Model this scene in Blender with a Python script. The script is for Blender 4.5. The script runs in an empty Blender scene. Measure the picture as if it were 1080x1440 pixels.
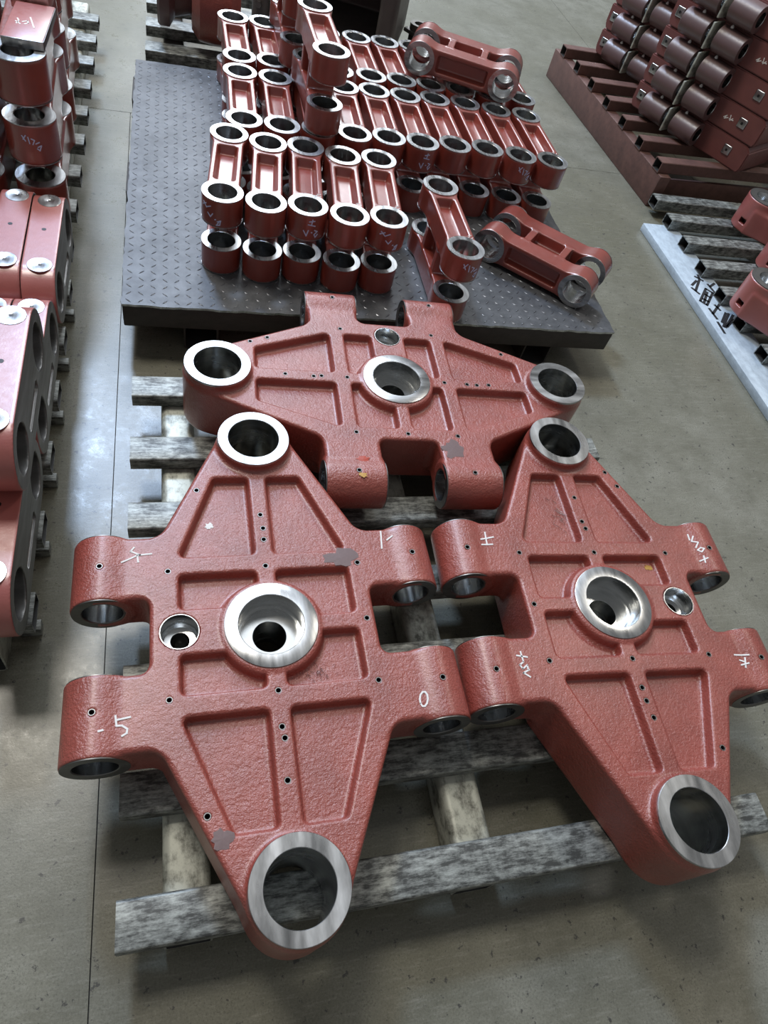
import bpy, bmesh, math, random
import numpy as np
from mathutils import Matrix, Vector

# ------------------------------------------------------------------ camera
scn = bpy.context.scene
C = scn.collection
def rot_x(t): return Matrix.Rotation(t, 3, 'X')
def rot_z(t): return Matrix.Rotation(t, 3, 'Z')
cam_d = bpy.data.cameras.new('camera'); cam = bpy.data.objects.new('camera', cam_d); C.objects.link(cam)
cam_d.sensor_fit = 'VERTICAL'; cam_d.sensor_height = 24.0
cam_d.lens = 971.01 / 1440 * 24.0
cam_d.clip_start = 0.02; cam_d.clip_end = 200
m3 = rot_z(math.radians(-26.3)) @ rot_x(0.66911375) @ rot_z(0.3424184)
cam.matrix_world = Matrix.Translation((0, 0, 1.54)) @ m3.to_4x4()
scn.camera = cam
# ------------------------------------------------------------------ light
scn.view_settings.view_transform = 'Standard'
scn.view_settings.look = 'None'
scn.view_settings.gamma = 1.0
scn.view_settings.use_curve_mapping = False
scn.view_settings.exposure = 0.37
world = bpy.data.worlds.new('hall_air'); scn.world = world; world.use_nodes = True
bg = world.node_tree.nodes['Background']
bg.inputs['Color'].default_value = (0.97, 0.99, 1.0, 1); bg.inputs['Strength'].default_value = 0.17
def area(name, loc, target, sx, sy, power, col=(1, 1, 1), shape='RECTANGLE'):
    l = bpy.data.lights.new(name, 'AREA'); l.shape = shape; l.size = sx; l.size_y = sy; l.energy = power; l.color = col
    o = bpy.data.objects.new(name, l); C.objects.link(o); o.location = loc
    o.rotation_euler = (Vector(target) - Vector(loc)).to_track_quat('-Z', 'Y').to_euler(); return o
area('high_bay_lamp', (-1.5, 3.6, 7.0), (-1.5, 3.6, 0), 1.5, 1.5, 190, (1.0, 0.94, 0.84))
area('high_bay_lamp', (5.5, 3.6, 7.0), (5.5, 3.6, 0), 1.2, 1.2, 80, (1.0, 0.94, 0.84))
area('roof_light', (0.0, 6.4, 7.3), (0.0, 6.4, 0), 4.2, 6.4, 130, (0.88, 0.94, 1.0))
area('roof_light', (-1.3, 7.5, 7.2), (-1.3, 7.5, 0), 0.9, 1.5, 600, (0.52, 0.70, 1.0))  # small bright panel added to make the bluish glare on the floor
area('roof_light', (1.5, 15.6, 7.3), (1.5, 15.6, 0), 4.4, 12.0, 1250, (0.88, 0.94, 1.0))

# ------------------------------------------------------------------ materials
def new_mat(name):
    m = bpy.data.materials.new(name); m.use_nodes = True
    nt = m.node_tree; b = nt.nodes['Principled BSDF']; return m, nt, b
def coords(nt, scale=(1, 1, 1), world_space=False):
    if world_space:
        g = nt.nodes.new('ShaderNodeNewGeometry'); out = g.outputs['Position']
    else:
        g = nt.nodes.new('ShaderNodeTexCoord'); out = g.outputs['Object']
    mp = nt.nodes.new('ShaderNodeMapping'); mp.inputs['Scale'].default_value = scale
    nt.links.new(out, mp.inputs['Vector']); return mp.outputs['Vector']
def noise(nt, vec, scale, detail=3, rough=0.55):
    n = nt.nodes.new('ShaderNodeTexNoise'); n.inputs['Scale'].default_value = scale
    n.inputs['Detail'].default_value = detail; n.inputs['Roughness'].default_value = rough
    nt.links.new(vec, n.inputs['Vector']); return n.outputs['Fac']
def ramp(nt, fac, stops):
    r = nt.nodes.new('ShaderNodeValToRGB'); els = r.color_ramp.elements
    while len(els) < len(stops): els.new(0.5)
    for e, (p, c) in zip(els, stops):
        e.position = p; e.color = (c, c, c, 1) if isinstance(c, (int, float)) else (*c, 1)
    nt.links.new(fac, r.inputs['Fac']); return r.outputs['Color']
def mixc(nt, fac, a, b, mode='MIX'):
    n = nt.nodes.new('ShaderNodeMix'); n.data_type = 'RGBA'; n.blend_type = mode
    for sock, v in ((n.inputs[0], fac), (n.inputs[6], a), (n.inputs[7], b)):
        if hasattr(v, 'is_linked') or hasattr(v, 'links'): nt.links.new(v, sock)
        elif isinstance(v, (int, float)): sock.default_value = v
        else: sock.default_value = (*v, 1)
    return n.outputs[2]
def bump(nt, h, bsdf, strength, dist=0.002):
    n = nt.nodes.new('ShaderNodeBump'); n.inputs['Strength'].default_value = strength; n.inputs['Distance'].default_value = dist
    nt.links.new(h, n.inputs['Height']); nt.links.new(n.outputs['Normal'], bsdf.inputs['Normal'])
def addf(nt, a, b, k=1.0):
    n = nt.nodes.new('ShaderNodeMath'); n.operation = 'MULTIPLY_ADD'
    nt.links.new(b, n.inputs[0]); n.inputs[1].default_value = k; nt.links.new(a, n.inputs[2]); return n.outputs[0]

def red_paint(name, c1, c2, rough=0.42, grain=1.0, wear=0.74, bscale=210, coat=0.0, crough=0.25):
    m, nt, b = new_mat(name); v = coords(nt)
    big = noise(nt, v, 9, 4); fine = noise(nt, v, bscale, 3, 0.6); mid = noise(nt, v, 70, 3)
    col = mixc(nt, ramp(nt, big, [(0.3, 0.0), (0.7, 1.0)]), c1, c2)
    w = ramp(nt, noise(nt, v, 17, 6, 0.72), [(wear, 0.0), (wear + 0.06, 0.55)])
    col = mixc(nt, w, col, (0.16, 0.15, 0.15))
    nt.links.new(col, b.inputs['Base Color'])
    nt.links.new(ramp(nt, mid, [(0.2, rough - 0.07), (0.8, rough + 0.1)]), b.inputs['Roughness'])
    b.inputs['Specular IOR Level'].default_value = 0.8
    b.inputs['Coat Weight'].default_value = coat; b.inputs['Coat Roughness'].default_value = crough
    bump(nt, addf(nt, fine, mid, 0.9), b, min(1.0, 0.55 * grain), 0.0026 if grain > 0.6 else 0.001)
    return m
M_RED = red_paint('red_oxide_cast_paint', (0.335, 0.068, 0.048), (0.235, 0.043, 0.030), rough=0.36, grain=1.6, wear=0.70, coat=0.5, crough=0.30)
M_LINK = red_paint('red_oxide_link_paint', (0.27, 0.046, 0.030), (0.195, 0.033, 0.022), rough=0.34, grain=0.3, coat=0.9, crough=0.22, wear=0.8)
M_PINK = red_paint('pale_red_primer', (0.40, 0.115, 0.10), (0.32, 0.085, 0.075), rough=0.40, grain=0.5, coat=0.6)
M_MAROON = red_paint('maroon_primer', (0.20, 0.065, 0.058), (0.15, 0.048, 0.045), rough=0.45, grain=0.3, wear=0.68)
M_PIPE = red_paint('dark_maroon_tube', (0.15, 0.085, 0.082), (0.11, 0.065, 0.064), rough=0.38, grain=0.1)

def metal(name, col, rough, rvar=0.12, streak=(1, 1, 1), scale=40, var=0.25, bstr=0.05):
    m, nt, b = new_mat(name); v = coords(nt, streak)
    n = noise(nt, v, scale, 4, 0.6)
    lo = tuple(c * (1 - var) for c in col)
    nt.links.new(mixc(nt, ramp(nt, n, [(0.3, 0.0), (0.7, 1.0)]), lo, col), b.inputs['Base Color'])
    b.inputs['Metallic'].default_value = 1.0
    nt.links.new(ramp(nt, noise(nt, v, scale * 0.45, 3), [(0.3, rough - rvar / 2), (0.7, rough + rvar)]), b.inputs['Roughness'])
    if bstr: bump(nt, n, b, bstr, 0.0005)
    return m
M_STEEL = metal('machined_steel', (0.66, 0.67, 0.68), 0.27, 0.16, (5, 1.2, 1), 11, 0.50)
M_BORE = metal('bored_steel', (0.62, 0.63, 0.63), 0.20, 0.10, (1, 1, 6), 16, 0.25)
M_DULL = metal('dull_machined_face', (0.22, 0.215, 0.21), 0.42, 0.12, (1, 1, 5), 14, 0.3)
M_CHIP = metal('bright_shavings', (0.6, 0.6, 0.6), 0.3, 0.1, scale=60)

def worn_steel(name, dark, light, lo, hi, streak=(1.4, 9, 9), rough=0.48, scale=9, metallic=0.25):
    m, nt, b = new_mat(name); v = coords(nt, streak); v2 = coords(nt)
    n = noise(nt, v, scale, 8, 0.75); n2 = noise(nt, v2, 28, 6, 0.7)
    f = ramp(nt, addf(nt, n, n2, 0.6), [(lo, 0.0), (hi, 1.0)])
    nt.links.new(mixc(nt, f, dark, light), b.inputs['Base Color'])
    b.inputs['Metallic'].default_value = metallic; b.inputs['Roughness'].default_value = rough
    bump(nt, n2, b, 0.2, 0.001); return m
M_SLAT = worn_steel('worn_galvanised_slat', (0.06, 0.062, 0.058), (0.42, 0.44, 0.41), 0.70, 1.02, (2.4, 11, 11))
M_STRINGER = worn_steel('flaking_cream_stringer', (0.09, 0.088, 0.07), (0.50, 0.51, 0.44), 0.62, 0.86, (3, 1.5, 3))
M_RUST = worn_steel('rusty_frame', (0.085, 0.045, 0.038), (0.17, 0.085, 0.068), 0.5, 1.1, (2, 2, 2), 0.55, metallic=0.1)
M_BLUE = worn_steel('pale_blue_strip', (0.30, 0.36, 0.42), (0.55, 0.64, 0.72), 0.5, 0.95, (3, 1, 3), 0.4, metallic=0.1)
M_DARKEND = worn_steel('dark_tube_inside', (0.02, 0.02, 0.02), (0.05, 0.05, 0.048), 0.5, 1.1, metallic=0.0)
M_SKIRT = worn_steel('brown_table_skirt', (0.030, 0.026, 0.023), (0.058, 0.05, 0.044), 0.5, 1.1, (2, 2, 4), 0.6, metallic=0.1)
M_PLATE = worn_steel('dark_checker_plate', (0.040, 0.042, 0.046), (0.12, 0.124, 0.132), 0.55, 1.15, (1, 1, 1), 0.50, metallic=0.3)
M_TREAD = metal('rubbed_tread', (0.20, 0.205, 0.22), 0.40, 0.1, scale=30)
M_BLACKC = red_paint('dark_grey_casting', (0.10, 0.088, 0.08), (0.07, 0.06, 0.058), rough=0.5, grain=0.3)
M_GREYC = metal('grey_machined_part', (0.30, 0.29, 0.28), 0.45, 0.1)

def plain(name, col, rough=0.8, em=0):
    m, nt, b = new_mat(name); v = coords(nt)
    n = noise(nt, v, 160, 3)
    nt.links.new(mixc(nt, n, tuple(c * 0.8 for c in col), tuple(min(1, c * 1.15) for c in col)), b.inputs['Base Color'])
    b.inputs['Roughness'].default_value = rough; return m
M_CHALK = plain('white_chalk', (0.80, 0.78, 0.76), 0.9)
M_BLUEINK = plain('pale_blue_marker', (0.55, 0.60, 0.85), 0.7)
M_BLACKINK = plain('black_stencil_paint', (0.012, 0.012, 0.015), 0.6)
M_REDPATCH = plain('fresh_red_paint', (0.40, 0.045, 0.02), 0.45)
M_YELLOW = plain('yellow_mark', (0.50, 0.28, 0.06), 0.6)
M_GREYPATCH = plain('grey_filler_patch', (0.155, 0.10, 0.098), 0.5)
M_HOLE_SHADE = plain('dark_hole_shade', (0.012, 0.011, 0.011), 0.5)  # near-black colour stands in for the shade inside holes

# concrete
m, nt, b = new_mat('polished_concrete'); M_FLOOR = m
v = coords(nt, world_space=True); vs_ = coords(nt, (0.9, 7.0, 1), world_space=True)
n1 = noise(nt, v, 1.3, 6, 0.6); n2 = noise(nt, v, 8, 7, 0.7); n3 = noise(nt, v, 230, 3, 0.8); n4 = noise(nt, v, 48, 5, 0.7); n5 = noise(nt, vs_, 16, 5, 0.75)
col = mixc(nt, ramp(nt, n1, [(0.35, 0.0), (0.65, 1.0)]), (0.148, 0.143, 0.103), (0.236, 0.230, 0.188))
col = mixc(nt, ramp(nt, n2, [(0.38, 0.0), (0.66, 0.8)]), col, (0.125, 0.121, 0.090))
col = mixc(nt, ramp(nt, n5, [(0.52, 0.0), (0.72, 0.5)]), col, (0.30, 0.29, 0.245))
col = mixc(nt, ramp(nt, n3, [(0.30, 0.55), (0.52, 0.0)]), col, (0.07, 0.068, 0.055))
col = mixc(nt, ramp(nt, n3, [(0.58, 0.0), (0.75, 0.35)]), col, (0.38, 0.37, 0.33))
col = mixc(nt, ramp(nt, n4, [(0.615, 0.0), (0.645, 0.85)]), col, (0.045, 0.043, 0.04))
nt.links.new(col, b.inputs['Base Color'])
nt.links.new(ramp(nt, addf(nt, addf(nt, n2, n4, 0.5), n3, 0.5), [(0.7, 0.20), (1.35, 0.34)]), b.inputs['Roughness'])
b.inputs['Specular IOR Level'].default_value = 0.5
bump(nt, addf(nt, n4, n3, 0.8), b, 0.22, 0.001)
M_JOINT = plain('joint_filler', (0.09, 0.086, 0.075), 0.9)

# ------------------------------------------------------------------ object helpers
def shade(me, ang=35):
    me.polygons.foreach_set('use_smooth', [True] * len(me.polygons))
    if ang is not None:
        try: me.set_sharp_from_angle(angle=math.radians(ang))
        except Exception: pass
    me.update(); return me
def mesh(name, verts, faces, mats, ang=35, smooth=True):
    me = bpy.data.meshes.new(name); me.from_pydata([tuple(map(float, p)) for p in verts], [], faces)
    for mt in (mats if isinstance(mats, (list, tuple)) else [mats]): me.materials.append(mt)
    if smooth: shade(me, ang)
    return me
def obj(name, me, parent=None, loc=(0, 0, 0), rot=(0, 0, 0)):
    o = bpy.data.objects.new(name, me); C.objects.link(o); o.location = loc; o.rotation_euler = rot
    if parent is not None: o.parent = parent
    return o
def tag(o, label, cat, group=None, kind=None):
    o['label'] = label; o['category'] = cat
    if group: o['group'] = group
    if kind: o['kind'] = kind
    return o
def thing(name, label, cat, loc=(0, 0, 0), rz=0.0, group=None, rot=None):
    o = bpy.data.objects.new(name, None); C.objects.link(o); o.empty_display_size = 0.05
    o.location = loc; o.rotation_euler = rot if rot is not None else (0, 0, rz)
    return tag(o, label, cat, group)
def fix_normals(me):
    bm = bmesh.new(); bm.from_mesh(me); bmesh.ops.recalc_face_normals(bm, faces=bm.faces); bm.to_mesh(me); bm.free(); me.update(); return me

def lathe(name, prof, mats, n=48, closed=True, ang=35, axis='z', midx=None):
    """revolve a closed (r,z) profile; midx gives a material index per profile segment"""
    k = len(prof); vs = []; fs = []; mi = []
    for i in range(n):
        a = 2 * math.pi * i / n; c, s = math.cos(a), math.sin(a)
        for r, z in prof:
            p = (r * c, r * s, z)
            if axis == 'y': p = (p[0], p[2], p[1])
            if axis == 'x': p = (p[2], p[0], p[1])
            vs.append(p)
    for i in range(n):
        j = (i + 1) % n
        for q in range(k if closed else k - 1):
            q2 = (q + 1) % k
            fs.append((i * k + q, j * k + q, j * k + q2, i * k + q2)); mi.append(midx[q] if midx else 0)
    me = mesh(name, vs, fs, mats, ang); me.polygons.foreach_set('material_index', mi)
    return fix_normals(me)
def tube_ring(name, ri, ro, z0, z1, mats, ch=0.0015, n=48, axis='z'):
    prof = [(ri, z0 + ch), (ri + ch, z0), (ro - ch * .5, z0), (ro, z0 + ch * .5), (ro, z1 - ch * .5), (ro - ch * .5, z1), (ri + ch, z1), (ri, z1 - ch)]
    return lathe(name, prof, mats, n, axis=axis, midx=[0, 0, 0, 0, 0, 0, 0, 1])
def box_data(x0, x1, y0, y1, z0, z1):
    v = [(x0, y0, z0), (x1, y0, z0), (x1, y1, z0), (x0, y1, z0), (x0, y0, z1), (x1, y0, z1), (x1, y1, z1), (x0, y1, z1)]
    f = [(0, 3, 2, 1), (4, 5, 6, 7), (0, 1, 5, 4), (1, 2, 6, 5), (2, 3, 7, 6), (3, 0, 4, 7)]
    return v, f
def box(name, x0, x1, y0, y1, z0, z1, mt, bev=0.0, seg=2):
    v, f = box_data(x0, x1, y0, y1, z0, z1); me = mesh(name, v, f, mt, None, smooth=False)
    if bev > 0:
        bm = bmesh.new(); bm.from_mesh(me); bmesh.ops.bevel(bm, geom=bm.edges[:], offset=bev, segments=seg, affect='EDGES', profile=0.5)
        bm.to_mesh(me); bm.free(); shade(me, 40)
    return me
def rect_tube(name, w, h, L, t, r, mats, seg=3, axis='x'):
    """hollow rectangular section, open ends, centred on its length and width, bottom at z=0. mats=[outside, inside]"""
    def loop(w, h, r, zc):
        pts = []
        for cx, cz, a0 in ((w / 2 - r, h / 2 - r, 0), (-w / 2 + r, h / 2 - r, 90), (-w / 2 + r, -h / 2 + r, 180), (w / 2 - r, -h / 2 + r, 270)):
            for i in range(seg + 1):
                a = math.radians(a0 + 90 * i / seg); pts.append((cx + r * math.cos(a), cz + r * math.sin(a) + zc))
        return pts
    o = loop(w, h, r, h / 2); inn = loop(w - 2 * t, h - 2 * t, max(r - t, 0.001), h / 2); k = len(o)
    vs = []
    for ring, x in ((o, -L / 2), (o, L / 2), (inn, L / 2), (inn, -L / 2)):
        for y, z in ring: vs.append((x, y, z) if axis == 'x' else (-y, x, z))
    fs = []; mi = []
    for a, b_, m_ in ((0, 1, 0), (1, 2, 0), (2, 3, 1), (3, 0, 0)):
        for i in range(k):
            j = (i + 1) % k; fs.append((a * k + i, a * k + j, b_ * k + j, b_ * k + i)); mi.append(m_)
    me = mesh(name, vs, fs, mats, 40); me.polygons.foreach_set('material_index', mi); return fix_normals(me)

def ribbon(name, strokes, fn, w, mt, th=0.0006):
    """strokes drawn as thin raised bars; fn maps (u,v,h) on the surface to xyz"""
    vs = []; fs = []
    for st in strokes:
        for (a, b_) in zip(st[:-1], st[1:]):
            dx, dy = b_[0] - a[0], b_[1] - a[1]; L = math.hypot(dx, dy) or 1e-6
            nseg = max(1, int(L / 0.012))
            ux, uy = dx / L, dy / L; px, py = -uy * w / 2, ux * w / 2
            for i in range(nseg):
                s0 = i / nseg; s1 = (i + 1) / nseg
                e0 = -w * .35 if i == 0 else 0; e1 = w * .35 if i == nseg - 1 else 0
                A = (a[0] + dx * s0 + ux * e0, a[1] + dy * s0 + uy * e0); B = (a[0] + dx * s1 + ux * e1, a[1] + dy * s1 + uy * e1)
                k = len(vs)
                for h in (-0.0004, th):
                    for q, sg in ((A, 1), (B, 1), (B, -1), (A, -1)): vs.append(fn(q[0] + px * sg, q[1] + py * sg, h))
                fs += [(k + 4, k + 5, k + 6, k + 7), (k, k + 1, k + 5, k + 4), (k + 1, k + 2, k + 6, k + 5), (k + 2, k + 3, k + 7, k + 6), (k + 3, k, k + 4, k + 7)]
    return mesh(name, vs, fs, mt, None, smooth=False)
def blotch(name, r, mt, seed, sx=1.0, h=0.0007):
    rg = random.Random(seed); n = 18; vs = [(0, 0, h)]
    for i in range(n):
        a = 2 * math.pi * i / n; q = r * rg.uniform(0.55, 1.1); vs.append((q * math.cos(a) * sx, q * math.sin(a), h * .3))
    return mesh(name, vs, [(0, 1 + i, 1 + (i + 1) % n) for i in range(n)], mt, None, smooth=False)

# ------------------------------------------------------------------ solid modelling on a grid (signed distance -> surface nets)
def surface_nets(d, org, h):
    nx, ny, nz = d.shape; ins = d < 0
    c = np.zeros((nx - 1, ny - 1, nz - 1), np.int8)
    for i in (0, 1):
        for j in (0, 1):
            for k in (0, 1): c += ins[i:nx - 1 + i, j:ny - 1 + j, k:nz - 1 + k]
    act = np.argwhere((c > 0) & (c < 8)); idx = np.full(c.shape, -1, np.int32); idx[tuple(act.T)] = np.arange(len(act))
    acc = np.zeros((len(act), 3)); cnt = np.zeros(len(act)); x, y, z = act.T
    for ax in range(3):
        o1, o2 = [q for q in range(3) if q != ax]
        for a in (0, 1):
            for b_ in (0, 1):
                s = [0, 0, 0]; s[o1] = a; s[o2] = b_; e = list(s); e[ax] = 1
                d0 = d[x + s[0], y + s[1], z + s[2]].astype(float); d1 = d[x + e[0], y + e[1], z + e[2]].astype(float)
                mk = (d0 < 0) != (d1 < 0); t = np.where(mk, d0 / np.where(mk, d0 - d1, 1), 0)
                p = np.tile(np.array(s, float), (len(act), 1)); p[:, ax] = t
                acc += p * mk[:, None]; cnt += mk
    V = (act + acc / cnt[:, None]) * h + np.array(org)
    F = []
    for ax in range(3):
        o1, o2 = (ax + 1) % 3, (ax + 2) % 3
        sl0 = [slice(None)] * 3; sl1 = [slice(None)] * 3; sl0[ax] = slice(0, -1); sl1[ax] = slice(1, None)
        e = np.argwhere(ins[tuple(sl0)] != ins[tuple(sl1)])
        e = e[(e[:, o1] > 0) & (e[:, o2] > 0) & (e[:, o1] < d.shape[o1] - 1) & (e[:, o2] < d.shape[o2] - 1)]
        def g(da, db):
            q = e.copy(); q[:, o1] -= da; q[:, o2] -= db; return idx[tuple(q.T)]
        quad = np.stack([g(1, 1), g(0, 1), g(0, 0), g(1, 0)], 1)
        fl = ~ins[tuple(e.T)]; quad[fl] = quad[fl][:, ::-1]; F.append(quad)
    return V, np.concatenate(F)
def np_mesh(name, V, F, mats, ang=50):
    me = bpy.data.meshes.new(name); me.vertices.add(len(V)); me.vertices.foreach_set('co', V.astype(np.float32).ravel())
    me.loops.add(F.size); me.loops.foreach_set('vertex_index', F.astype(np.int32).ravel())
    me.polygons.add(len(F)); me.polygons.foreach_set('loop_start', np.arange(0, F.size, 4, dtype=np.int32))
    me.polygons.foreach_set('loop_total', np.full(len(F), 4, np.int32))
    for mt in (mats if isinstance(mats, (list, tuple)) else [mats]): me.materials.append(mt)
    me.update(calc_edges=True); me.validate(); me.polygons.foreach_set('use_smooth', [True] * len(me.polygons)); me.update(); return me
def grid(x0, x1, y0, y1, z0, z1, h):
    f = lambda a, b_: np.arange(a, b_ + h, h, dtype=np.float32)
    x, y, z = f(x0, x1), f(y0, y1), f(z0, z1)
    return x[:, None, None], y[None, :, None], z[None, None, :], (x0, y0, z0)
def smin(a, b_, k):
    hh = np.clip(0.5 + 0.5 * (b_ - a) / k, 0, 1); return b_ * (1 - hh) + a * hh - k * hh * (1 - hh)
def smax(a, b_, k): return -smin(-a, -b_, k)
def poly2(x, y, pts):
    """signed distance to a 2D polygon (x,y arrays of equal shape)"""
    d = np.full(x.shape, 1e9, np.float32); s = np.ones(x.shape, np.float32); n = len(pts)
    for i in range(n):
        ax, ay = pts[i]; bx, by = pts[i - 1]; ex, ey = bx - ax, by - ay
        wx, wy = x - ax, y - ay; t = np.clip((wx * ex + wy * ey) / (ex * ex + ey * ey), 0, 1)
        d = np.minimum(d, (wx - ex * t) ** 2 + (wy - ey * t) ** 2)
        c1 = y >= ay; c2 = y < by; c3 = ex * wy > ey * wx
        s = np.where((c1 & c2 & c3) | (~c1 & ~c2 & ~c3), -s, s)
    return (s * np.sqrt(d)).astype(np.float32)
def ext(d2, dz, r):
    a = d2 + r; b_ = dz + r
    return np.minimum(np.maximum(a, b_), 0) + np.sqrt(np.maximum(a, 0) ** 2 + np.maximum(b_, 0) ** 2) - r
def rbox2(x, y, hx, hy, r):
    qx, qy = np.abs(x) - hx + r, np.abs(y) - hy + r
    return np.minimum(np.maximum(qx, qy), 0) + np.sqrt(np.maximum(qx, 0) ** 2 + np.maximum(qy, 0) ** 2) - r

# ------------------------------------------------------------------ the setting: floor slabs
fl = obj('floor', box('floor', -9, 11, -5, 15, -0.30, -0.006, M_JOINT)); fl['kind'] = 'structure'
g_ = 0.0012
for (x0, x1, y0, y1) in ((-9, -0.185 - g_, -5, 3.215 - g_), (-0.185 + g_, 2.70 - g_, -5, 3.215 - g_), (2.70 + g_, 11, -5, 3.215 - g_),
                         (-9, 2.70 - g_, 3.215 + g_, 15), (2.70 + g_, 11, 3.215 + g_, 15)):
    obj('slab', box('slab', x0, x1, y0, y1, -0.0059, 0.0, M_FLOOR), fl)

# ------------------------------------------------------------------ pallets
def slat_at(par, me, x, y, z, rz=0, name='slat'): return obj(name, me, par, (x, y, z), (0, 0, rz))
PAL = thing('steel_pallet', 'low worn steel pallet under the three large red castings', 'pallet', (0.535, 0.80, 0))
me = rect_tube('slat', 0.08, 0.04, 1.335, 0.003, 0.006, [M_SLAT, M_DARKEND])
for y in (1.433, 1.212, 1.003, 0.79, 0.588, 0.372, 0.16): slat_at(PAL, me, 0.535 - 0.535, y - 0.80, 0.10)
me = rect_tube('stringer', 0.085, 0.10, 1.36, 0.004, 0.016, [M_STRINGER, M_DARKEND], seg=4, axis='y')
for x in (-0.017, 0.537, 1.09): slat_at(PAL, me, x - 0.535, 0.005, 0.0, name='stringer')

# table of dark plate
TAB = thing('checker_plate_table', 'low dark table topped with diamond checker plate under the small red links', 'table', (0.655, 2.51, 0), math.radians(-0.5))
W2, D2 = 0.812, 0.79
obj('deck', box('deck', -W2, W2, -D2, D2, 0.095, 0.168, M_SKIRT, 0.004, 2), TAB)
rg = random.Random(4)
def jag_plate():
    n = 90; top = []
    for i in range(n): top.append((-W2 + 2 * W2 * i / n, -D2 - rg.uniform(0, 0.005)))
    for i in range(n): top.append((W2 + rg.uniform(0, 0.004), -D2 + 2 * D2 * i / n))
    for i in range(n): top.append((W2 - 2 * W2 * i / n, D2 + rg.uniform(0, 0.004)))
    for i in range(n): top.append((-W2 - rg.uniform(0, 0.005), D2 - 2 * D2 * i / n))
    k = len(top); vs = [(x, y, 0.168) for x, y in top] + [(x, y, 0.175) for x, y in top]
    fs = [tuple(range(k, 2 * k)), tuple(reversed(range(k)))] + [(i, (i + 1) % k, k + (i + 1) % k, k + i) for i in range(k)]
    me = mesh('top_plate', vs, fs, [M_PLATE, M_STEEL], 40); me.polygons.foreach_set('material_index', [0, 0] + [1] * k); return me
tp = obj('top_plate', jag_plate(), TAB)
vs = []; fs = []; st = 0.034
for i in range(int(2 * W2 / st)):
    for j in range(int(2 * D2 / st)):
        cx, cy = -W2 + (i + .5) * st, -D2 + (j + .5) * st; a = math.radians(45 if (i + j) % 2 else -45)
        ca, sa = math.cos(a), math.sin(a); k = len(vs)
        for (u, w_, h) in ((-.0120, 0, 0), (0, -.0030, 0), (.0120, 0, 0), (0, .0030, 0), (-.006, 0, .0015), (.006, 0, .0015)):
            vs.append((cx + u * ca - w_ * sa, cy + u * sa + w_ * ca, 0.175 + h))
        fs += [(k, k + 1, k + 4), (k + 4, k + 1, k + 5), (k + 5, k + 1, k + 2), (k + 2, k + 3, k + 5), (k + 5, k + 3, k + 4), (k + 4, k + 3, k)]
tr = obj('tread_pattern', mesh('tread_pattern', vs, fs, M_TREAD, None, smooth=False), TAB); tr['kind'] = 'stuff'
me = rect_tube('foot_tube', 0.105, 0.095, 1.50, 0.006, 0.014, [M_SKIRT, M_DARKEND], axis='y')
for x in (-0.59, 0.0, 0.565): obj('foot_tube', me, TAB, (x, -0.02, 0))
me = box('side_lug', -0.02, 0.03, -0.10, 0.10, 0.03, 0.095, M_SKIRT, 0.003)
for y in (0.03, 0.72): obj('side_lug', me, TAB, (-W2 + 0.0, y, 0))

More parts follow.
